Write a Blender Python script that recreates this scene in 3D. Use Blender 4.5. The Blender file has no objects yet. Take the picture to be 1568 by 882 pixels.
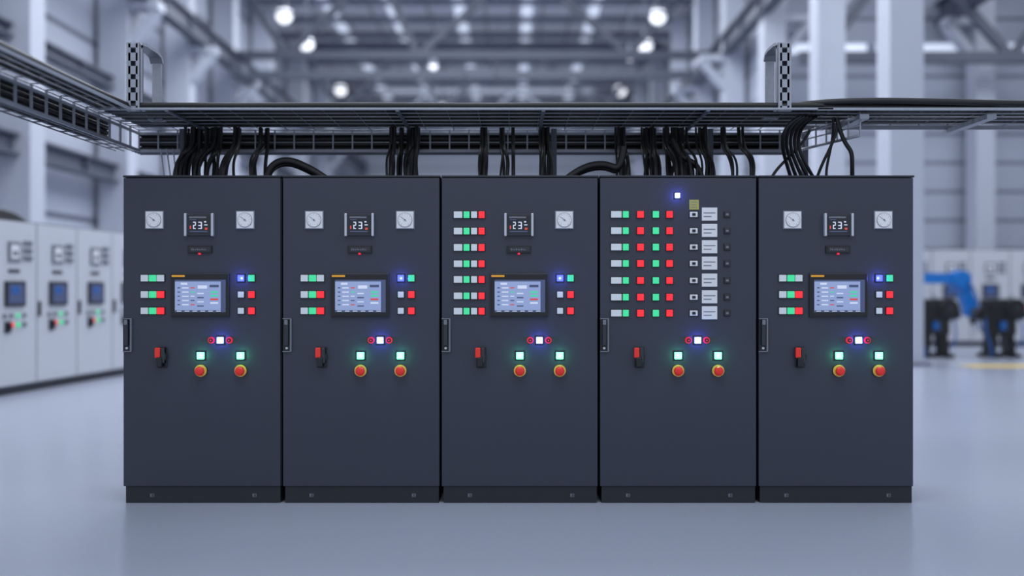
import bpy, bmesh, math, random
from mathutils import Vector, Matrix
random.seed(7)
scene = bpy.context.scene
scene.view_settings.view_transform = 'Standard'
scene.view_settings.look = 'None'

CAMZ = 1.38
FR = 6.0            # distance of cabinet fronts
S = 239.0           # front-plane drawing scale (units per metre)
def PX(x): return (x-784.0)/S
def PZ(y): return CAMZ+(441.0-y)/S

def lin(c):
    o=[]
    for v in c[:3]:
        v/=255.0
        o.append(v/12.92 if v<=0.04045 else ((v+0.055)/1.055)**2.4)
    return (o[0],o[1],o[2],1.0)

# ---------------- materials ----------------
def mat(name, rgb, rough=0.5, metal=0.0, emit=None, estr=0.0, noise=0.0, nscale=8.0, bump=0.0, spec=None, coat=0.0):
    m=bpy.data.materials.new(name); m.use_nodes=True
    nt=m.node_tree; b=nt.nodes['Principled BSDF']
    c=lin(rgb)
    b.inputs['Base Color'].default_value=c
    b.inputs['Roughness'].default_value=rough
    b.inputs['Metallic'].default_value=metal
    if spec is not None: b.inputs['Specular IOR Level'].default_value=spec
    if coat: b.inputs['Coat Weight'].default_value=coat
    if emit is not None:
        b.inputs['Emission Color'].default_value=lin(emit)
        b.inputs['Emission Strength'].default_value=estr
    if noise>0 or bump>0:
        tc=nt.nodes.new('ShaderNodeTexCoord')
        n=nt.nodes.new('ShaderNodeTexNoise'); n.inputs['Scale'].default_value=nscale; n.inputs['Detail'].default_value=4
        nt.links.new(tc.outputs['Object'],n.inputs['Vector'])
        if noise>0:
            r=nt.nodes.new('ShaderNodeMapRange')
            r.inputs['To Min'].default_value=1-noise; r.inputs['To Max'].default_value=1+noise
            nt.links.new(n.outputs['Fac'],r.inputs['Value'])
            mx=nt.nodes.new('ShaderNodeVectorMath'); mx.operation='SCALE'
            mx.inputs[0].default_value=c[:3]
            nt.links.new(r.outputs['Result'],mx.inputs['Scale'])
            nt.links.new(mx.outputs['Vector'],b.inputs['Base Color'])
        if bump>0:
            bp=nt.nodes.new('ShaderNodeBump'); bp.inputs['Strength'].default_value=bump; bp.inputs['Distance'].default_value=0.002
            nt.links.new(n.outputs['Fac'],bp.inputs['Height']); nt.links.new(bp.outputs['Normal'],b.inputs['Normal'])
    return m

def siding(name, rgb, seam, axis='Z', pitch=0.6, width=0.07, rough=0.55, estr=0.0):
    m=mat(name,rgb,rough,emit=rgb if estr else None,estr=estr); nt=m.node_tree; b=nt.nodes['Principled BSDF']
    tc=nt.nodes.new('ShaderNodeTexCoord'); sp=nt.nodes.new('ShaderNodeSeparateXYZ')
    nt.links.new(tc.outputs['Object'],sp.inputs[0])
    d=nt.nodes.new('ShaderNodeMath'); d.operation='DIVIDE'; d.inputs[1].default_value=pitch
    nt.links.new(sp.outputs[axis],d.inputs[0])
    f=nt.nodes.new('ShaderNodeMath'); f.operation='FRACT'; nt.links.new(d.outputs[0],f.inputs[0])
    l=nt.nodes.new('ShaderNodeMath'); l.operation='LESS_THAN'; l.inputs[1].default_value=width/pitch
    nt.links.new(f.outputs[0],l.inputs[0])
    mx=nt.nodes.new('ShaderNodeMix'); mx.data_type='RGBA'
    mx.inputs['A'].default_value=lin(rgb); mx.inputs['B'].default_value=lin(seam)
    nt.links.new(l.outputs[0],mx.inputs['Factor']); nt.links.new(mx.outputs['Result'],b.inputs['Base Color'])
    bp=nt.nodes.new('ShaderNodeBump'); bp.inputs['Strength'].default_value=0.4; bp.inputs['Distance'].default_value=0.02
    bp.invert=True
    nt.links.new(l.outputs[0],bp.inputs['Height']); nt.links.new(bp.outputs['Normal'],b.inputs['Normal'])
    return m

M={}
M['cab']=mat('cabinet_paint',(46,50,65),0.42,0.0,noise=0.04,nscale=3,bump=0.05)
M['cabedge']=mat('cabinet_edge_paint',(28,31,41),0.4)
M['plinth']=mat('plinth_paint',(27,30,38),0.5)
M['gap']=mat('door_gasket',(6,7,9),0.9)
M['black']=mat('black_plastic',(14,15,19),0.35)
M['dkgrey']=mat('dark_grey_plastic',(38,41,50),0.4)
M['grey']=mat('grey_plastic',(110,115,126),0.45)
M['silver']=mat('brushed_steel',(190,195,205),0.35,0.6)
M['white']=mat('white_plastic_glow',(205,208,214),0.4,emit=(200,205,214),estr=0.08)  # weak emission lifts the white of unlit gauges and labels
M['dial']=mat('dial_face',(222,224,228),0.4)
M['btnw']=mat('white_button_lens',(190,198,205),0.3,emit=(190,200,208),estr=0.2)
M['btng']=mat('green_button_lens',(50,170,120),0.3,emit=(60,205,140),estr=0.75)
M['btnr']=mat('red_button_lens',(200,30,38),0.3,emit=(240,32,45),estr=1.1)
M['btnb']=mat('blue_button_lens',(60,70,230),0.3,emit=(75,85,255),estr=1.5)
M['ledg']=mat('green_led_lens',(150,240,200),0.3,emit=(120,245,175),estr=1.8)
M['ledb']=mat('blue_led_lens',(170,180,255),0.3,emit=(120,135,255),estr=3.0)
M['ledr']=mat('red_led_lens',(200,30,50),0.3,emit=(230,30,60),estr=0.6)
M['red']=mat('red_plastic_glow',(205,40,32),0.35,emit=(205,40,32),estr=0.2)  # unlit red parts, brightened by a little emission in the colour
M['yellow']=mat('yellow_plastic',(225,165,80),0.4)
M['tag']=mat('yellow_tag',(165,160,80),0.6)
M['scr']=mat('screen_glass',(110,125,160),0.2,emit=(140,155,192),estr=0.6)
M['scrd']=mat('screen_dark',(50,58,84),0.2,emit=(70,82,120),estr=0.5)
M['scrw']=mat('screen_white',(190,195,208),0.2,emit=(205,212,230),estr=0.45)
M['scrg']=mat('screen_green',(60,190,140),0.2,emit=(70,200,150),estr=0.5)
M['scro']=mat('screen_orange',(200,140,40),0.3,emit=(210,150,40),estr=0.4)
M['scrr']=mat('screen_red',(200,70,60),0.3,emit=(210,70,60),estr=0.4)
M['scrk']=mat('meter_screen',(24,28,38),0.15)
M['galv']=mat('galvanised_steel',(150,155,167),0.42,0.35,noise=0.15,nscale=40)
M['galvd']=mat('weathered_steel',(86,92,106),0.5,0.2,noise=0.15,nscale=30)
M['cable']=mat('cable_rubber',(14,15,19),0.5)
M['steel']=mat('dark_structural_steel',(84,90,104),0.55)
M['steelL']=mat('light_structural_steel',(120,126,142),0.55)
M['col']=mat('column_paint',(184,189,202),0.55,noise=0.04,nscale=2)
M['wcab']=mat('white_cabinet_paint',(194,197,204),0.4,noise=0.02)
M['wseam']=mat('white_cabinet_seam',(120,124,134),0.6)
M['blue']=mat('robot_blue_paint',(8,118,205),0.35)
M['hose']=mat('blue_hose',(30,90,160),0.4)
M['line']=mat('floor_marking_yellow',(215,185,85),0.4)
M['lamp']=mat('lamp_lens',(255,255,255),0.3,emit=(245,248,255),estr=1.3)
M['sky']=mat('skylight_glazing',(230,235,245),0.3,emit=(215,225,245),estr=0.7)
M['blkwall']=mat('rubber_base',(40,43,52),0.6)

# ---------------- builder ----------------
class B:
    def __init__(s): s.bm=bmesh.new(); s.mats=[]
    def mi(s,m):
        mm=M[m]
        if mm not in s.mats: s.mats.append(mm)
        return s.mats.index(mm)
    def box(s,x0,x1,y0,y1,z0,z1,m,bev=0):
        r=bmesh.ops.create_cube(s.bm,size=1.0); vs=r['verts']
        for v in vs:
            v.co=Vector((x0+(v.co.x+.5)*(x1-x0), y0+(v.co.y+.5)*(y1-y0), z0+(v.co.z+.5)*(z1-z0)))
        i=s.mi(m)
        fs=set(f for v in vs for f in v.link_faces)
        for f in fs: f.material_index=i
        if bev>0:
            es=set(e for v in vs for e in v.link_edges)
            rr=bmesh.ops.bevel(s.bm,geom=list(es),offset=bev,segments=2,affect='EDGES',profile=0.5)
            for f in rr['faces']: f.material_index=i
    def cyl(s,p0,p1,r0,r1,m,seg=20,smooth=True):
        p0=Vector(p0);p1=Vector(p1);d=p1-p0;L=d.length
        q=Vector((0,0,1)).rotation_difference(d.normalized())
        r=bmesh.ops.create_cone(s.bm,cap_ends=True,segments=seg,radius1=r0,radius2=r1,depth=L)
        mt=Matrix.Translation((p0+p1)/2)@q.to_matrix().to_4x4()
        for v in r['verts']: v.co=mt@v.co
        i=s.mi(m)
        for f in set(f for v in r['verts'] for f in v.link_faces):
            f.material_index=i; f.smooth = smooth and len(f.verts)==4
    def beam(s,p0,p1,w,h,m):
        p0=Vector(p0);p1=Vector(p1);d=p1-p0;L=d.length
        zz=d.normalized(); up=Vector((0,1,0))
        if abs(zz.dot(up))>0.95: up=Vector((0,0,1))
        xx=up.cross(zz).normalized(); yy=zz.cross(xx)
        R=Matrix((xx,yy,zz)).transposed().to_4x4()
        r=bmesh.ops.create_cube(s.bm,size=1.0)
        mt=Matrix.Translation((p0+p1)/2)@R
        for v in r['verts']:
            v.co=mt@Vector((v.co.x*w,v.co.y*h,v.co.z*L))
        i=s.mi(m)
        for f in set(f for v in r['verts'] for f in v.link_faces): f.material_index=i
    def dome(s,c,r,m,flat=0.5):
        rr=bmesh.ops.create_uvsphere(s.bm,u_segments=20,v_segments=10,radius=r)
        i=s.mi(m)
        for v in rr['verts']: v.co=Vector((v.co.x,v.co.y*flat,v.co.z))+Vector(c)
        for f in set(f for v in rr['verts'] for f in v.link_faces): f.material_index=i; f.smooth=True
    def done(s,name,parent=None,origin=None):
        o=Vector(origin) if origin is not None else Vector((0,0,0))
        for v in s.bm.verts: v.co-=o
        me=bpy.data.meshes.new(name); s.bm.to_mesh(me); s.bm.free()
        for m in s.mats: me.materials.append(m)
        ob=bpy.data.objects.new(name,me); scene.collection.objects.link(ob)
        if parent is not None: ob.parent=parent
        else: ob.location=o
        return ob

def empty(name,loc,rz=0.0):
    e=bpy.data.objects.new(name,None); scene.collection.objects.link(e)
    e.location=loc; e.rotation_euler=(0,0,rz); e.empty_display_size=0.2
    return e

# ================= MAIN SWITCHGEAR =================
CD=0.8
def f(b,x0,x1,y0,y1,m,out0=0.0,out1=0.01,bev=0):   # panel mounted box from drawing units
    b.box(PX(x0),PX(x1),FR-out1,FR-out0,PZ(max(y0,y1)),PZ(min(y0,y1)),m,bev)
def btn(b,x,y,m,w=11,h=10,out=0.014):
    f(b,x-w/2-1.2,x+w/2+1.2,y-h/2-1.2,y+h/2+1.2,'black',-0.001,0.005,0.001)
    f(b,x-w/2,x+w/2,y-h/2,y+h/2,m,0.0,out,0.002)
def led_light(x,y,col,e,par,org,name):
    l=bpy.data.lights.new(name,'POINT'); l.energy=e; l.color=col; l.shadow_soft_size=0.004
    o=bpy.data.objects.new(name,l); scene.collection.objects.link(o)
    o.location=Vector((PX(x),FR-0.04,PZ(y)))-Vector(org); o.parent=par

lefts=[188,432.5,675.5,918,1161,1401.5]
offs=[0,244.5,488,730,976]
for k in range(5):
    x0=lefts[k]; x1=lefts[k+1]; d=offs[k]
    org=((PX(x0)+PX(x1))/2,FR,0)
    E=empty('electrical_cabinet',org)
    # body
    b=B()
    b.box(PX(x0)+0.004,PX(x1)-0.008,FR+0.022,FR+CD,0.1085,PZ(272),'cabedge',0.003)
    b.box(PX(x0)+0.002,PX(x1)-0.006,FR-0.004,FR+CD+0.004,PZ(271.5),PZ(268.6),'cabedge',0.002)
    b.done('body',E,org)
    b=B()
    b.box(PX(x0)+0.004,PX(x1)-0.013,FR,FR+0.022,PZ(744.5),PZ(272.5),'cab',0.003)
    b.done('door',E,org)
    b=B()
    b.box(PX(x0)+0.014,PX(x1)-0.016,FR+0.012,FR+CD-0.02,0.0,0.1085,'plinth',0.003)
    for vx in (44,201):
        f(b,x0+vx-3,x0+vx+3,756.5,761.5,'grey',-0.013,-0.010)
        f(b,x0+vx-0.6,x0+vx+0.6,757,761,'black',-0.011,-0.009)
        f(b,x0+vx+1.4,x0+vx+2.2,757,761,'black',-0.011,-0.009)
    b.done('plinth',E,org)
    # door handle
    b=B()
    hx=x0+1
    f(b,hx,hx+13,488,538,'black',-0.001,0.008,0.002)
    f(b,hx+11.0,hx+13.4,488,538,'grey',0.0,0.014,0.001)
    f(b,hx-0.2,hx+13,487.2,488.6,'grey',0.0,0.012)
    f(b,hx-0.2,hx+13,537.4,538.8,'grey',0.0,0.012)
    f(b,hx+3,hx+9,491,529,'dkgrey',0.008,0.028,0.006)
    b.cyl((PX(hx+6),FR-0.012,PZ(533)),(PX(hx+6),FR,PZ(533)),0.008,0.008,'silver')
    f(b,hx+3.5,hx+8.5,489.5,497,'grey',0.028,0.031,0.001)
    b.done('door_handle',E,org)

    gauges=[237,376] if k in(0,1,4) else ([376] if k==2 else [])
    if gauges:
        b=B()
        for gx in gauges:
            cx=gx+d; cy=337
            f(b,cx-14.5,cx+14.5,cy-14,cy+14,'grey',-0.001,0.008,0.002)
            f(b,cx-13,cx+13,cy-12.8,cy+12.8,'white',0.0,0.014,0.003)
            b.cyl((PX(cx),FR-0.018,PZ(cy)),(PX(cx),FR-0.01,PZ(cy)),0.046,0.046,'grey',32)
            b.cyl((PX(cx),FR-0.0195,PZ(cy)),(PX(cx),FR-0.015,PZ(cy)),0.0435,0.0435,'dial',32)
            for a in range(-50,231,28):
                aa=math.radians(a); ca,sa=math.cos(aa),math.sin(aa)
                b.beam((PX(cx)+.033*ca,FR-0.02,PZ(cy)+.033*sa),(PX(cx)+.038*ca,FR-0.02,PZ(cy)+.038*sa),0.002,0.001,'grey')
            b.beam((PX(cx)+.01,FR-0.0205,PZ(cy)-.008),(PX(cx)-.026,FR-0.0205,PZ(cy)+.02),0.0025,0.001,'grey')
            b.cyl((PX(cx),FR-0.023,PZ(cy)),(PX(cx),FR-0.018,PZ(cy)),0.005,0.005,'grey')
        b.done('panel_gauges',E,org)
    if k!=3:
        b=B()
        cx=306.5+d
        f(b,cx-20,cx+20,328,361,'dkgrey',-0.001,0.02,0.002)
        f(b,cx-17,cx+17,331,357,'scrk',0.02,0.023)
        for sx in(-1,1):
            xx=cx+sx*20.5
            f(b,xx-1.9,xx+1.9,327,362,'silver',0.0,0.034,0.004)
        f(b,cx-15,cx+11,332,334.4,'grey',0.023,0.0235)
        for (a,c,e2,g) in [(-9,-5,340,341.4),(-6,-4.6,341,345),(-9,-5,344.6,346),(-9,-7.6,346,350),(-9,-5,349.5,351),(-1,4,340,341.4),(3,4.6,341,351),(-1,4,345,346.4),(-1,4,349.6,351),(8,11,339,341),(8,13,344,345.5)]:
            f(b,cx+a,cx+c,e2,g,'scrw',0.023,0.024)
        f(b,cx-14,cx-12,346,351,'scrr',0.023,0.024); f(b,cx+9,cx+13,349,352,'scrr',0.023,0.024)
        f(b,cx-14,cx+13,354,355.6,'scrd',0.023,0.024); f(b,cx-14,cx-4,336,337.2,'scrd',0.023,0.024)
        b.done('power_meter',E,org)
        b=B()
        f(b,cx-18.5,cx+18.5,376,388,'black',-0.001,0.012,0.002)
        f(b,cx-15,cx+16,378.5,385.5,'dkgrey',0.012,0.014,0.001)
        for i in range(9):
            f(b,cx-12+i*2.6,cx-10.8+i*2.6,380.5+(i%3)*.5,383.4,'grey',0.014,0.0146)
        f(b,cx-1.8,cx+1.8,387.3,390.2,'ledr',0.0,0.016,0.001)
        b.done('display_strip',E,org)
        # touchscreen
        b=B(); 
        f(b,cx-44,cx+45,418.5,486,'dkgrey',-0.001,0.016,0.004)
        f(b,cx-42.5,cx+43.5,420,484.5,'black',0.016,0.018,0.002)
        f(b,cx-37,cx+40,428.5,478,'scr',0.018,0.02)
        f(b,cx-37,cx+40,428.5,431.0,'scrd',0.02,0.0206)
        f(b,cx-42,cx-22,421.3,424,'scro',0.018,0.019); 
        f(b,cx-37,cx+40,475,478,'scrd',0.02,0.0206)
        f(b,cx+33,cx+40,431,475,'scrd',0.02,0.0204)
        f(b,cx-28,cx-18,433,436,'scrw',0.02,0.021); f(b,cx-2,cx+12,437,442,'scrw',0.02,0.021)
        for i in range(5):
            yy=440+i*6.4
            f(b,cx-33,cx-29,yy,yy+1.6,'scrd',0.02,0.0208); f(b,cx-26,cx-16,yy,yy+1.8,'scrw',0.02,0.0208)
            f(b,cx-13,cx-7,yy,yy+1.6,['scrr','scrg','scrw','scrd','scrr'][i],0.02,0.0208)
            if i: f(b,cx-3,cx+7,yy+2,yy+3.8,'scrw' if i%2 else 'scrd',0.02,0.0208)
        for i in range(4):
            f(b,cx+17,cx+29,446+i*5.5,448.6+i*5.5,'scrg' if i in(0,1) else ('scrr' if i==2 else 'scrw'),0.02,0.021)
        f(b,cx+16,cx+30,436,440,'scrd',0.02,0.0208)
        for i in range(6): f(b,cx-34+i*12,cx-27+i*12,475.9,477,'scrw',0.0206,0.0212)
        b.done('touchscreen',E,org)
    # pushbuttons
    b=B()
    if k in (0,1,4):
        for r,y in enumerate((426,451,476)):
            btn(b,222+d,y,'btnw'); btn(b,234.5+d,y,'btng'); btn(b,246.5+d,y,'btnw' if r==0 else 'btnr')
    if k==2:
        for r,y in enumerate((329,354,379,404,428,453,476.5)):
            btn(b,701.5,y,'btnw',13); btn(b,714.5,y,'btng',9); btn(b,726,y,'btnw',9); btn(b,737.5,y,'btnr',9)
    if k!=3:
        for r,y in enumerate((426,451,476)):
            btn(b,369.5+d,y,'btnb' if r==0 else 'btnw',10 if r==0 else 9,10 if r==0 else 9); btn(b,385.5+d,y,'btng' if r==0 else 'btnr',9.5)
    else:
        for r,y in enumerate((328.5,353.5,378.5,403.5,429.5,455,479.5)):
            btn(b,943.5,y,'btnw',16); btn(b,958,y,'btng',9); btn(b,980.5,y,'btnr',10); btn(b,1004,y,'btng',9.5); btn(b,1025,y,'btnr',9.5)
            btn(b,1062,y,'white',12,8,0.008); f(b,1059.5,1064.5,y-2,y+2,'black',0.008,0.016,0.001)
            f(b,1074.5,1098,y-10.5,y+9.5,'white',-0.001,0.008,0.002)
            f(b,1077,1095,y-3,y-1.5,'grey',0.008,0.0086); f(b,1077,1089,y+2.5,y+4,'grey',0.008,0.0086)
            btn(b,1113,y,'dkgrey',8,8,0.012); f(b,1111,1115,y-1.5,y+1.5,'grey',0.012,0.0135)
    b.done('pushbuttons',E,org)
    if k==3:
        b=B(); f(b,1055.5,1070,306,321,'tag',-0.001,0.004)
        f(b,1057.5,1068,309,310,'grey',0.004,0.0045); f(b,1057.5,1066,313,314,'grey',0.004,0.0045); f(b,1057.5,1067,317,318,'grey',0.004,0.0045)
        b.done('warning_label',E,org)
        b=B(); btn(b,1037,299.5,'ledb',8,8); b.done('signal_lamp',E,org)
        led_light(1037,299.5,(0.12,0.16,1.0),0.55,E,org,'signal_glow')
    # indicators
    b=B()
    btn(b,338+d,521,'ledb',10,10,0.016)
    for xx in (324,351.5):
        b.cyl((PX(xx+d),FR-0.008,PZ(521)),(PX(xx+d),FR+0.001,PZ(521)),0.021,0.021,'ledr')
        b.cyl((PX(xx+d),FR-0.018,PZ(521)),(PX(xx+d),FR-0.007,PZ(521)),0.014,0.012,'black')
        b.cyl((PX(xx+d),FR-0.0195,PZ(521)),(PX(xx+d),FR-0.017,PZ(521)),0.005,0.005,'ledr')
    for xx in (308,369): btn(b,xx+d,544.5,'ledg',11,10.5,0.016)
    b.done('indicator_lamps',E,org)
    led_light(338+d,521,(0.10,0.14,1.0),0.8,E,org,'blue_glow')
    for xx in (308,369): led_light(xx+d,544.5,(0.05,1.0,0.42),0.38,E,org,'green_glow')
    if k!=3:
        led_light(369.5+d,426,(0.10,0.14,1.0),0.5,E,org,'blue_glow_2')
    # emergency stops
    b=B()
    for xx in (308,369):
        X=PX(xx+d); Z=PZ(567.5)
        b.cyl((X,FR-0.006,Z),(X,FR+0.001,Z),0.041,0.041,'black',28)
        b.cyl((X,FR-0.012,Z),(X,FR-0.004,Z),0.039,0.038,'yellow',28)
        b.cyl((X,FR-0.03,Z),(X,FR-0.012,Z),0.018,0.018,'black',20)
        b.cyl((X,FR-0.042,Z),(X,FR-0.028,Z),0.028,0.030,'red',28)
        b.dome((X,FR-0.042,Z),0.028,'red',0.35)
    b.done('emergency_stops',E,org)
    # rotary disconnect
    b=B(); cx=247.5+d
    f(b,cx-6,cx+9,531,563,'black',-0.001,0.008,0.004)
    b.cyl((PX(cx+1.5),FR-0.03,PZ(546)),(PX(cx+1.5),FR,PZ(546)),0.034,0.03,'black',28)
    f(b,cx-7.5,cx+0.5,532,547.5,'red',0.02,0.042,0.006)
    f(b,cx-5,cx+4,546,562,'black',0.02,0.046,0.008)
    f(b,cx+1,cx+7,532,556,'dkgrey',0.02,0.036,0.006)
    b.done('rotary_switch',E,org)

# ================= CABLE TRAY =================
ZT=CAMZ+1.14
TE=empty('cable_tray',(0,FR,ZT))
torg=(0,FR,ZT)
Y0,Y1=5.98,6.76
b=B()
XL,XR=-2.62,2.05
def wireX(b,xa,xb,y,z,r,m='galv'): b.cyl((xa,y,z),(xb,y,z),r,r,m,8)
def wireY(b,x,ya,yb,z,r,m='galv'): b.cyl((x,ya,z),(x,yb,z),r,r,m,8)
b.box(XL-0.02,XR,Y0-0.012,Y0+0.012,ZT-0.004,ZT+0.010,'galv',0.002)
n=6
for i in range(1,n+1):
    y=Y0+(Y1-Y0)*i/n
    wireX(b,-2.69,XR+0.2,y,ZT,0.0032,'galv')
x=XL
while x<XR+0.1:
    wireY(b,x,Y0,Y1,ZT+0.004,0.003,'galvd'); x+=0.2
for xx in(-2.2,-0.73,0.2,1.25):
    b.box(xx-0.012,xx+0.012,Y0-0.02,Y1,ZT-0.016,ZT-0.006,'galvd')
b.done('mesh_deck',TE,torg)
b=B()
# hanging back side
ZB=CAMZ+0.99
b.box(-2.69,XR,Y1-0.01,Y1-0.002,ZB-0.010,ZB+0.010,'galv')
b.box(-2.69,XR,Y1-0.01,Y1-0.002,ZT-0.036,ZT-0.02,'galv')
wireX(b,-2.69,XR,Y1-0.006,(ZB+ZT-0.03)/2,0.004)
x=-2.69
while x<XR:
    b.box(x-0.005,x+0.005,Y1-0.012,Y1-0.002,ZB,ZT,'galv'); x+=0.14
pA=Vector((XR,Y1,0)); pB=Vector((2.26,6.08,0))
for z,r in((ZT-0.03,0.010),(ZT-0.085,0.005),(ZB,0.010)):
    b.cyl((pA.x,pA.y,z),(pB.x,pB.y,z),r,r,'galv',8)
for i in range(7):
    p=pA.lerp(pB,i/6); b.box(p.x-.005,p.x+.005,p.y-.005,p.y+.005,ZB,ZT,'galv')
for i in range(4): wireX(b,-2.75,XR,Y1+0.02+i*0.05,ZB+0.0,0.006,'galvd')
b.done('mesh_side',TE,torg)
# left run toward viewer
b=B()
LY0=1.5
for i,xx in enumerate((-2.44,-2.50,-2.565,-2.63,-2.69)):
    wireY(b,xx,LY0,Y1 if i>3 else Y0,ZT,0.0045,'galv')
b.box(-2.446,-2.434,LY0,Y0,ZT-0.004,ZT+0.014,'galv')
b.box(-2.695,-2.685,LY0,Y1,ZT-0.036,ZT-0.018,'galv')
b.box(-2.695,-2.685,LY0,Y1,ZB-0.010,ZB+0.012,'galv')
y=LY0
while y<Y1:
    b.box(-2.696,-2.684,y-0.007,y+0.007,ZB,ZT,'galv')
    b.cyl((-2.44,y,ZT+0.004),(-2.69,y,ZT+0.004),0.0035,0.0035,'galvd',8)
    b.cyl((-2.69,y,ZB),(-2.86,y,ZB),0.004,0.004,'galvd',8)
    y+=0.17
for xx in (-2.74,-2.80,-2.86): wireY(b,xx,LY0,Y1,ZB,0.005,'galvd')
wireY(b,-2.86,LY0,Y1,ZB+0.06,0.006,'galvd')
b.done('left_run',TE,torg)
# right run
b=B()
for i in range(6):
    y=Y0+0.62*i/5
    wireX(b,XR,6.5,y,ZT-0.003,0.0035,'galv')
x=XR
while x<6.5:
    wireY(b,x,Y0,Y0+0.62,ZT+0.003,0.003,'galvd'); x+=0.2
b.box(XR-0.1,6.5,Y0-0.012,Y0+0.012,ZT-0.006,ZT+0.010,'galv')
b.box(XR,6.5,Y0+0.61,Y0+0.63,ZT-0.024,ZT+0.006,'galv')
for xx in (2.27,3.09,4.3):
    b.box(xx-0.03,xx+0.03,Y0+0.05,Y0+0.68,ZT-0.05,ZT-0.02,'galv')
b.done('right_run',TE,torg)
# support legs on cabinet roofs
b=B()
ZC=PZ(268.6)
for xx in (-2.36,-0.72,0.30,1.42,2.1):
    b.box(xx-0.02,xx+0.02,Y1-0.06,Y1-0.02,ZC+0.001,ZT,'galvd')
    b.box(xx-0.05,xx+0.05,Y1-0.1,Y1-0.0,ZC+0.001,ZC+0.01,'galvd')
for i in range(5):
    b.beam((-2.46+i*0.04,Y1-0.1,ZC+0.001),(-2.50+i*0.045,Y1-0.1,ZB),0.008,0.008,'galv')
b.done('support_legs',TE,torg)
# galvanised hanger brackets (U frames)
for (xc,yb) in((-2.425,6.40),(1.745,6.34)):
    b=B(); top=CAMZ+1.585; w=0.042
    ya=6.0
    b.box(xc-w,xc-w+0.012,ya-0.01,ya+0.05,ZT,top-0.02,'galv'); b.box(xc+w-0.012,xc+w,ya-0.01,ya+0.05,ZT,top-0.02,'galv')
    b.box(xc-w,xc+w,ya+0.045,ya+0.055,ZT,top-0.02,'galvd')
    nz=5; hh=(top-0.02-ZT)
    for i in range(nz+1):
        zz=ZT+hh*i/nz; b.box(xc-w,xc+w,ya-0.008,ya+0.004,zz-0.026 if i else zz,min(zz+0.026,top-0.02),'galv',0.0)
    for i in range(nz):
        zz=ZT+hh*(i+.5)/nz
        b.box(xc-w,xc-w*0.4,ya-0.008,ya+0.004,zz-0.05,zz+0.05,'galv'); b.box(xc+w*0.4,xc+w,ya-0.008,ya+0.004,zz-0.05,zz+0.05,'galv')
    pts=[(ya+0.02,top-0.04),(ya+0.05,top-0.012),(ya+0.1,top),(yb-0.1,top),(yb-0.03,top-0.012),(yb,top-0.05),(yb,ZT)]
    for p,q in zip(pts[:-1],pts[1:]):
        b.beam((xc,p[0],p[1]),(xc,q[0],q[1]),2*w if p[1]>ZT+0.3 and q[1]>ZT+0.3 else 0.06,0.02,'galv')
    b.box(xc-0.055,xc+0.055,ya-0.02,ya+0.06,ZT,ZT+0.012,'galv'); b.box(xc-0.05,xc+0.05,yb-0.04,yb+0.04,ZT,ZT+0.012,'galv')
    b.done('hanger_bracket',TE,torg)

# ================= CABLES =================
def curve_obj(name,splines,parent=None,origin=(0,0,0),mt='cable'):
    cu=bpy.data.curves.new(name,'CURVE'); cu.dimensions='3D'; cu.bevel_depth=1.0; cu.bevel_resolution=3; cu.resolution_u=8
    for pts,r in splines:
        sp=cu.splines.new('NURBS'); sp.points.add(len(pts)-1)
        for i,p in enumerate(pts):
            sp.points[i].co=(p[0]-origin[0],p[1]-origin[1],p[2]-origin[2],1); sp.points[i].radius=r
        sp.order_u=min(4,len(pts)); sp.use_endpoint_u=True
    cu.materials.append(M[mt]); o=bpy.data.objects.new(name,cu); scene.collection.objects.link(o)
    if parent: o.parent=parent
    else: o.location=origin
    return o
sp=[]
for i in range(14):
    y=Y0+0.04+i*0.053; r=random.choice((0.018,0.02,0.023)); pts=[]
    for j in range(17):
        x=-2.66+4.66*j/16; pts.append((x,y+random.uniform(-.005,.005),ZT+r+0.01+random.uniform(0,.004)))
    sp.append((pts,r))
for i in range(3):
    for l in range(4):
        pts=[(-2.70+4.7*j/14,Y1+0.03+i*0.04,ZB+0.018+l*0.034+random.uniform(-.004,.004)) for j in range(15)]
        sp.append((pts,0.017))
for i in range(4):
    x=-2.47-0.055*i; pts=[(x+random.uniform(-.01,.01),1.5+0.5*j,ZT+0.03) for j in range(10)]
    sp.append((pts,0.022))
for i in range(3):
    for l in range(4):
        x=-2.725-0.045*i; sp.append(([(x+random.uniform(-.004,.004),1.5+0.6*j,ZB+0.02+l*0.034) for j in range(9)],0.017))
for i in range(8):
    y=Y0+0.05+i*0.075; sp.append(([(1.95+0.45*j,y+random.uniform(-.012,.012),ZT+0.025) for j in range(11)],0.022))
sp.append(([(1.75,6.1,ZT+0.03),(1.95,5.99,ZT+0.06),(2.6,5.99,ZT+0.06),(3.3,6.0,ZT+0.035),(4.2,6.0,ZT+0.04),(6.3,6.0,ZT+0.03)],0.02))
sp.append(([(1.85,6.1,ZT+0.02),(2.1,6.02,ZT+0.045),(2.9,6.03,ZT+0.068),(3.6,6.03,ZT+0.04),(6.3,6.03,ZT+0.03)],0.018))
curve_obj('laid_cables',sp,TE,torg)
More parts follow.
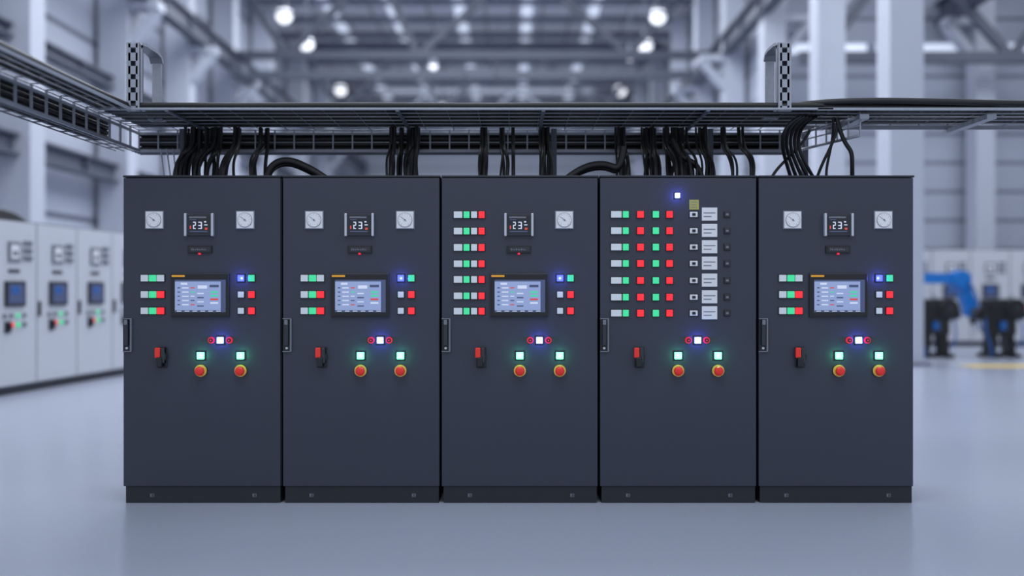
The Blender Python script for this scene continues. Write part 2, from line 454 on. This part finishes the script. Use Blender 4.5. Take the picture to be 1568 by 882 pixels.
# drops
sp=[]
def drop(xa,xb,r,bow=0.0):
    y=random.uniform(6.3,6.6); ya=random.uniform(6.62,6.69)
    sp.append(([(xa,ya,ZT),(xa,ya,ZB),(xa*.6+xb*.4+bow,(ya+y)/2,ZB-0.04),(xb+bow,y,ZC+0.12),(xb,y,ZC+0.05),(xb,y,ZC-0.01)],r))
X67=lambda px:(px-784)/1434*6.5
bund=[(270,298,15),(304,332,14),(340,360,6),(388,402,5),(594,612,12),(620,638,10),(730,744,9),(766,786,5),(824,843,7),(945,960,6),(982,1010,14),(1022,1060,16),(1070,1090,5),(1112,1120,3),(1138,1146,2)]
for a,c,n in bund:
    for i in range(n):
        t=random.random()
        xa=X67(a+(c-a)*t); xb=X67(a+(c-a)*min(1,max(0,t+random.uniform(-.35,.35)))); drop(xa,xb,random.choice((.008,.010,.013)),bow=random.uniform(-.012,.012))
def P(px,py,Y): return ((px-784)/1434*Y,Y,CAMZ+(441-py)/1434*Y)
for dy,dz,r in((0,0,.026),(0.06,4,.022)):
    Y=6.3+dy
    sp.append(([P(408,276,Y),P(412,254+dz,Y),P(436,242+dz,Y),P(462,252+dz,Y),P(482,262+dz,Y),P(502,276,Y)],r))
    sp.append(([P(866,276,Y),P(888,258+dz,Y),P(915,250+dz,Y),P(936,254+dz,Y),P(950,262+dz,Y),P(955,225,Y)],r))
sp.append(([P(1030,215,6.5),P(1040,240,6.4),P(1060,246,6.4),P(1070,256,6.4),P(1076,276,6.4)],.02))
for i in range(5):
    o=i*6
    sp.append(([P(1226+o,178,6.1),P(1202+o,190,6.1+.03*i),P(1194+o,222,6.2+.03*i),P(1203+o*1.1,245,6.3),P(1212+o*1.5,276,6.35)],.012))
sp.append(([P(1281,180,6.2),P(1287,210,6.2),P(1262,235,6.25),P(1250,276,6.3)],.010))
sp.append(([P(1281,180,6.2),P(1290,218,6.2),P(1306,228,6.2),P(1305,245,6.2),P(1305,276,6.25)],.014))
sp.append(([P(1276,180,6.2),P(1278,225,6.3),P(1262,250,6.3),P(1266,276,6.3)],.009))
sp.append(([P(1240,200,6.3),P(1222,235,6.3),P(1190,250,6.3),P(1180,276,6.3)],.010))
curve_obj('power_cables',sp,None,(0,6.5,2.3))

# ================= ROOM =================
XWL=-10.6; YB=60.0; RZ=13.0; XIN=7.4; YP=26.0; XWR=18.0; AZ=11.2
fm=mat('epoxy_floor',(162,168,184),0.25,spec=0.5)
nt=fm.node_tree; pb=nt.nodes['Principled BSDF']
tc=nt.nodes.new('ShaderNodeTexCoord')
n1=nt.nodes.new('ShaderNodeTexNoise'); n1.inputs['Scale'].default_value=0.35; n1.inputs['Detail'].default_value=1
nt.links.new(tc.outputs['Object'],n1.inputs['Vector'])
rg=nt.nodes.new('ShaderNodeMapRange'); rg.inputs['To Min'].default_value=0.2; rg.inputs['To Max'].default_value=0.27
nt.links.new(n1.outputs['Fac'],rg.inputs['Value']); nt.links.new(rg.outputs['Result'],pb.inputs['Roughness'])
M['floor']=fm
M['wallL']=siding('wall_siding',(174,179,193),(96,102,117),'Z',1.5,0.14)
M['wallP']=siding('partition_siding',(168,174,189),(112,118,135),'Z',0.8,0.10)
M['wallB']=siding('back_siding',(174,180,194),(122,129,144),'Z',1.0,0.1)
M['roof']=siding('roof_deck_glow',(162,168,182),(96,102,116),'X',1.2,0.16,estr=0.2)  # roof sheets emit faintly so the ceiling reads brighter

def slab(name,x0,x1,y0,y1,z0,z1,m,bv=0):
    b=B(); b.box(x0,x1,y0,y1,z0,z1,m,bv); return b.done(name)
slab('floor',XWL-0.2,XWR+0.2,-3,YB+0.2,-0.2,0,'floor')
slab('wall_left',XWL-0.2,XWL,3,YB,0,RZ,'wallL')
slab('wall_back',XWL-0.2,XIN+0.2,YB,YB+0.2,0,RZ,'wallB')
slab('wall_inner',XIN,XIN+0.2,YP+0.2,YB,0,RZ,'wallB')
zw0,zw1=CAMZ+6.5,CAMZ+6.82
b=B(); b.box(XIN,XWR,YP,YP+0.2,0,zw0,'wallP'); b.box(XIN,XWR,YP,YP+0.2,zw1,AZ,'wallP')
for xx in (7.4,9.9,12.6,15.3,17.8): b.box(xx,xx+0.2,YP,YP+0.2,zw0,zw1,'wallP')
b.done('wall_partition')
slab('window_1',XIN+0.1,XWR,YP+0.12,YP+0.16,zw0-0.02,zw1+0.02,'sky')
slab('wall_right',XWR,XWR+0.2,3,YP+0.2,0,AZ,'wallL')
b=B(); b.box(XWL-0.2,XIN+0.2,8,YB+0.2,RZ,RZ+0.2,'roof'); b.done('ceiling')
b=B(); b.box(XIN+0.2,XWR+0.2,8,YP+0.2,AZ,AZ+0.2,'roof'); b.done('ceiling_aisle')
b=B()
for xx in(-7.6,-5.0,-2.2,0.6,3.4):
    b.box(xx-0.2,xx+0.25,10,58,RZ-0.04,RZ+0.0,'sky')
b.done('window_2')
b=B()
y=10
while y<59:
    b.box(XWL,XIN,y-0.06,y+0.06,RZ-0.3,RZ-0.04,'steelL'); y+=2.5
b.done('trim_1')

def ibeam(name,x,y0,y1,zc,h,w,m='steel'):
    b=B(); b.box(x-w/2,x+w/2,y0,y1,zc+h/2-0.05,zc+h/2,m); b.box(x-w/2,x+w/2,y0,y1,zc-h/2,zc-h/2+0.05,m); b.box(x-0.03,x+0.03,y0,y1,zc-h/2+0.05,zc+h/2-0.05,m)
    y=y0+1
    while y<y1:
        b.box(x-w/2+0.02,x+w/2-0.02,y-0.02,y+0.02,zc-h/2+0.05,zc+h/2-0.05,m); y+=2
    return b.done(name,None,(x,(y0+y1)/2,zc))
ZR=CAMZ+7.6
ibeam('crane_runway_beam',-9.35,8,YB,ZR,0.6,0.35)
ibeam('crane_runway_beam',6.7,8,YB,ZR,0.6,0.35)
ibeam('crane_runway_beam',11.9,8,YP,ZR,0.6,0.4)
ibeam('wall_girder',-10.1,3,YB,CAMZ+2.9,0.45,0.35)
ibeam('wall_girder',-10.2,3,YB,CAMZ+5.2,0.3,0.3)
def column(x,y,side,h,w=0.75,zr=ZR-0.3):
    E=empty('steel_column',(x,y,0)); o=(x,y,0)
    b=B()
    b.box(x-w/2,x+w/2,y-0.3,y-0.24,0,h,'col'); b.box(x-w/2,x+w/2,y+0.24,y+0.3,0,h,'col'); b.box(x-0.1,x+0.1,y-0.24,y+0.24,0,h,'col')
    b.box(x-w/2,x-w/2+.04,y-0.24,y+0.24,0,h,'col'); b.box(x+w/2-.04,x+w/2,y-0.24,y+0.24,0,h,'col')
    b.done('shaft',E,o)
    b=B(); s=side
    xa,xb=sorted((x+s*w/2,x+s*(w/2+0.75)))
    b.box(xa,xb,y-0.25,y+0.25,zr-0.2,zr,'col')
    b.beam((x+s*w/2,y,zr-1.0),(x+s*(w/2+0.65),y,zr-0.2),0.18,0.4,'col')
    b.done('corbel',E,o)
    b=B(); b.box(x-w/2-.1,x+w/2+.1,y-0.4,y+0.4,0,0.06,'steelL'); b.done('base_plate',E,o)
for y in (19.2,24,28.5,33,38,44,50): column(-10.1,y,1,RZ-0.36)
for y in (16.9,20.8,25.2,29.5,34,39,45,51): column(7.0 if y<26 else 6.95,y,-1 if y>26 else 1,(AZ if y<26 else RZ-0.36),0.6)
column(12.7,25.4,-1,AZ,0.5); column(15.6,25.4,-1,AZ,0.5)
def truss(name,y,x0,x1,zb,zt,th,diag,m='steel'):
    b=B(); 
    b.box(x0,x1,y-0.12,y+0.12,zb-th/2,zb+th/2,m); b.box(x0,x1,y-0.12,y+0.12,zt-th/2,zt+th/2,m)
    for (xa,za,xb,zb2) in diag: b.beam((xa,y,za),(xb,y,zb2),0.22,0.2,m)
    return b.done(name,None,((x0+x1)/2,y,zb))
for y in (32,42,52):
    zb=CAMZ+7.95;zt=CAMZ+10.9
    D=[(-7.7,zb,-4.6,zt),(-3.2,zb,0.2,zt),(4.0,zb,0.6,zt),(-7.7,zb,-9.6,zt),(4.0,zb,6.6,zt),(-3.2,zb,-4.6,zt)]
    truss('roof_truss',y,-9.7,6.7,zb,zt,0.26,D)
b=B()
b.box(-9.1,6.4,31.0,31.3,CAMZ+6.95,CAMZ+7.2,'steel'); b.box(-9.1,6.4,31.3,31.5,CAMZ+7.0,CAMZ+7.1,'steelL')
for xx in(-9.1,6.0): b.box(xx,xx+0.4,30.2,32.0,CAMZ+6.9,CAMZ+7.28,'steel')
b.box(-1.5,-0.6,30.8,31.5,CAMZ+6.9,CAMZ+7.25,'steel')
b.done('overhead_crane',None,(0,31,CAMZ+7))
zb=CAMZ+5.95
truss('roof_truss',24.2,7.4,17.9,zb,CAMZ+9.0,0.28,[(8.0,zb,10.2,CAMZ+9),(12.9,zb,10.2,CAMZ+9),(12.9,zb,15.2,CAMZ+9)])
def lamp(x,y,z,top,r=0.25):
    E=empty('high_bay_lamp',(x,y,z)); o=(x,y,z)
    b=B(); b.cyl((x,y,z+0.02),(x,y,z+0.32),r+0.04,0.12,'steelL',24); b.cyl((x,y,z+0.32),(x,y,z+0.5),0.1,0.1,'steel'); b.cyl((x,y,z+0.5),(x,y,top-0.36),0.02,0.02,'steel',8); b.done('housing',E,o)
    b=B(); b.dome((x,y,z+0.02),r,'lamp',1.0); b.done('lens',E,o)
ZL=CAMZ+9.0
for Y,X in((31,-7.55),(34.6,-7.6),(42.6,-7.8),(31.1,4.85),(34.8,4.95),(42.7,4.95)): lamp(X,Y,ZL,RZ,0.27)
for Y,X in((38,-3.2),(36.5,4.6),(46,-3.4)): lamp(X,Y,ZL,RZ,0.17)
lamp(8.0 ,19.0,CAMZ+7.2,AZ,0.15)

# ================= LEFT ROW OF WHITE CABINETS =================
def wcabinet(loc,rz,W=0.92,H=2.26):
    E=empty('control_cabinet',loc,rz); o=(0,0,0)
    b=B(); b.box(-W/2+.003,W/2-.003,0.02,0.6,0.1,H,'wcab',0.004); b.done('body',E,o)
    b=B(); b.box(-W/2+.012,W/2-.012,0,0.018,0.12,H-0.02,'wcab',0.004); b.box(-W/2+.006,W/2-.006,0.015,0.022,0.1,H,'wseam'); b.done('door',E,o)
    b=B(); b.box(-W/2,W/2,0.03,0.6,0,0.1,'blkwall'); b.done('plinth',E,o)
    b=B()
    b.box(-0.2,0.2,-0.03,0,1.14,1.47,'dkgrey',0.006); b.box(-0.15,0.15,-0.034,-0.03,1.18,1.43,'scrd')
    b.box(-0.1,0.05,-0.036,-0.034,1.3,1.4,'hose')
    b.done('touchscreen',E,o)
    b=B()
    b.box(-0.13,0.11,-0.02,0,1.72,1.98,'grey',0.004); b.box(-0.09,0.07,-0.024,-0.02,1.76,1.94,'dial'); b.box(-0.06,0.04,-0.026,-0.024,1.8,1.86,'grey')
    for i in range(2):
        for j in range(3): b.box(0.18+i*0.1,0.25+i*0.1,-0.02,0,1.74+j*0.1,1.8+j*0.1,'grey',0.002)
    b.box(-0.12,0.1,-0.01,0,1.58,1.62,'black')
    b.done('power_meter',E,o)
    b=B()
    for i,m in enumerate(('grey','grey','btng','grey')): 
        X=-0.2+i*0.13; b.cyl((X,-0.025,1.02),(X,0.0,1.02),0.028,0.028,m)
    for i,m in enumerate(('btnr','btng','grey')):
        X=-0.07+i*0.13; b.cyl((X,-0.03,0.9),(X,0.0,0.9),0.03,0.03,m)
    b.box(-0.16,-0.1,-0.05,0,0.84,0.92,'black',0.01)
    b.box(-0.2,-0.08,-0.02,0,0.8,0.95,'dkgrey',0.004)
    b.box(-W/2+0.03,-W/2+0.06,-0.03,0,1.0,1.2,'black',0.005)
    b.done('controls',E,o)
dirx,diry=0.124,1.0; L=math.hypot(dirx,diry); ux,uy=dirx/L,diry/L
ang=math.atan2(uy,ux)
for i in range(-3,9):
    t=0.27+0.93*i
    wcabinet((-6.5+ux*t,11.9+uy*t,0),ang,0.93)
sp=[]
for i in range(5):
    x=-6.9; y0=11.6+i*0.15
    sp.append(([(x,y0,2.24),(x+.02,y0+.1,2.42),(x,y0+.6,2.44),(x,y0+1.0,2.36),(x,y0+1.2,2.24)],0.025))
curve_obj('cabinet_top_cables',sp,None,(-6.9,12,2.3))
for i in range(9): wcabinet((8.6+i*0.93,22.3,0),0,0.93,2.3)

b=B(); b.box(8.0,17.8,16.25,16.8,0.0,0.004,'line'); b.done('floor_marking')

# ================= ROBOTS =================
RY=19.9; E=empty('robot_arm',(7.75,RY,0)); o=(7.75,RY,0)
b=B(); b.box(7.35,8.15,RY-.4,RY+.4,0,0.12,'black',0.02); b.cyl((7.75,RY,0.12),(7.75,RY,0.75),0.34,0.26,'blue',28); b.cyl((7.75,RY,0.75),(7.75,RY,0.9),0.3,0.3,'black',28); b.done('base',E,o)
b=B(); b.cyl((7.75,RY-.25,1.1),(7.75,RY+.25,1.1),0.28,0.28,'blue',28); b.box(7.55,7.95,RY-.2,RY+.2,0.85,1.1,'blue',0.03)
b.beam((7.75,RY,1.1),(7.95,RY,1.65),0.28,0.22,'blue'); b.cyl((7.95,RY-.2,1.6),(7.95,RY+.2,1.6),0.2,0.2,'blue',28); b.done('upper_arm',E,o)
b=B(); b.beam((7.9,RY,1.6),(9.5,RY,1.58),0.22,0.26,'blue'); b.cyl((9.5,RY-.17,1.56),(9.5,RY+.17,1.56),0.19,0.19,'blue',28)
b.beam((9.52,RY,1.56),(9.75,RY,0.9),0.24,0.24,'blue'); b.cyl((9.75,RY-.14,0.9),(9.75,RY+.14,0.9),0.14,0.14,'blue',24); b.done('forearm',E,o)
b=B(); b.cyl((9.75,RY,0.95),(9.8,RY,0.62),0.08,0.06,'black',20); b.cyl((9.8,RY,0.62),(9.86,RY,0.42),0.03,0.02,'silver',16); b.done('welding_torch',E,o)
curve_obj('hose',[([(9.6,RY-.2,1.5),(9.9,RY-.25,1.2),(9.72,RY-.2,0.8),(9.85,RY-.2,0.5)],0.02)],E,o,'hose')
for X in (8.4,9.72):
    Y=18.7; E=empty('workpiece_positioner',(X,Y,0)); o=(X,Y,0)
    b=B()
    for s in(-1,1):
        b.box(X+s*0.2-.1,X+s*0.2+.1,Y-.3,Y+.3,0,0.08,'black',0.01)
        b.beam((X+s*0.2,Y,0.05),(X+s*0.14,Y,0.62),0.17,0.25,'black')
    b.box(X-.26,X+.26,Y-.2,Y+.2,0.45,0.8,'black',0.03); b.done('pedestal',E,o)
    b=B(); b.box(X-.46,X+.42,Y-.22,Y+.22,0.76,0.98,'black',0.03)
    b.box(X-.3,X+.1,Y-.26,Y+.2,0.92,1.16,'black',0.04)
    b.cyl((X+.2,Y-.3,0.98),(X+.2,Y+.25,0.98),0.19,0.19,'black',24); b.cyl((X+.2,Y-.33,0.98),(X+.2,Y-.3,0.98),0.07,0.07,'dkgrey',24)
    b.cyl((X-.5,Y,0.86),(X-.36,Y,0.86),0.12,0.14,'dkgrey',24); b.cyl((X+.36,Y,0.86),(X+.52,Y,0.86),0.14,0.1,'dkgrey',24)
    b.box(X-.1,X+.02,Y-.28,Y-.2,0.55,0.72,'hose',0.01)
    b.done('head',E,o)
    curve_obj('hoses',[([(X-.35,Y-.2,0.8),(X-.45,Y-.25,0.5),(X-.25,Y-.3,0.25),(X-.3,Y-.3,0.03)],0.02),([(X+.3,Y-.2,0.8),(X+.4,Y-.28,0.5),(X+.25,Y-.3,0.2)],0.018)],E,o,'hose')

# ================= LIGHTING =================
w=bpy.data.worlds.new('World'); scene.world=w; w.use_nodes=True
bg=w.node_tree.nodes['Background']; bg.inputs['Color'].default_value=(0.78,0.86,1.0,1); bg.inputs['Strength'].default_value=0.80
def area(name,loc,sx,sy,e,rot=(0,0,0),col=(0.90,0.94,1.0)):
    l=bpy.data.lights.new(name,'AREA'); l.shape='RECTANGLE'; l.size=sx; l.size_y=sy; l.energy=e; l.color=col
    o=bpy.data.objects.new(name,l); scene.collection.objects.link(o); o.location=loc; o.rotation_euler=rot
area('front_fill_light',(0,2.2,8.0),9,3.5,330)  # unseen fill added above the camera to brighten front floor and cabinets
area('ceiling_light_a',(-1.5,14,RZ-0.5),12,6,1200)
area('ceiling_light_b',(-1.5,24,RZ-0.5),12,6,1600)
area('ceiling_light_c',(-1.5,34,RZ-0.5),12,5,1700)
area('ceiling_light_d',(12.5,17,AZ-0.5),7,8,850)
area('ceiling_light_e',(-1.5,50,RZ-0.5),12,5,1000)

cam=bpy.data.cameras.new('camera'); co=bpy.data.objects.new('camera',cam); scene.collection.objects.link(co)
co.location=(0,0,CAMZ); co.rotation_euler=(math.radians(90),0,0)
cam.sensor_width=36; cam.lens=36*1434/1568.0
cam.dof.use_dof=True; cam.dof.focus_distance=6.1; cam.dof.aperture_fstop=0.46
cam.clip_end=300
scene.camera=co
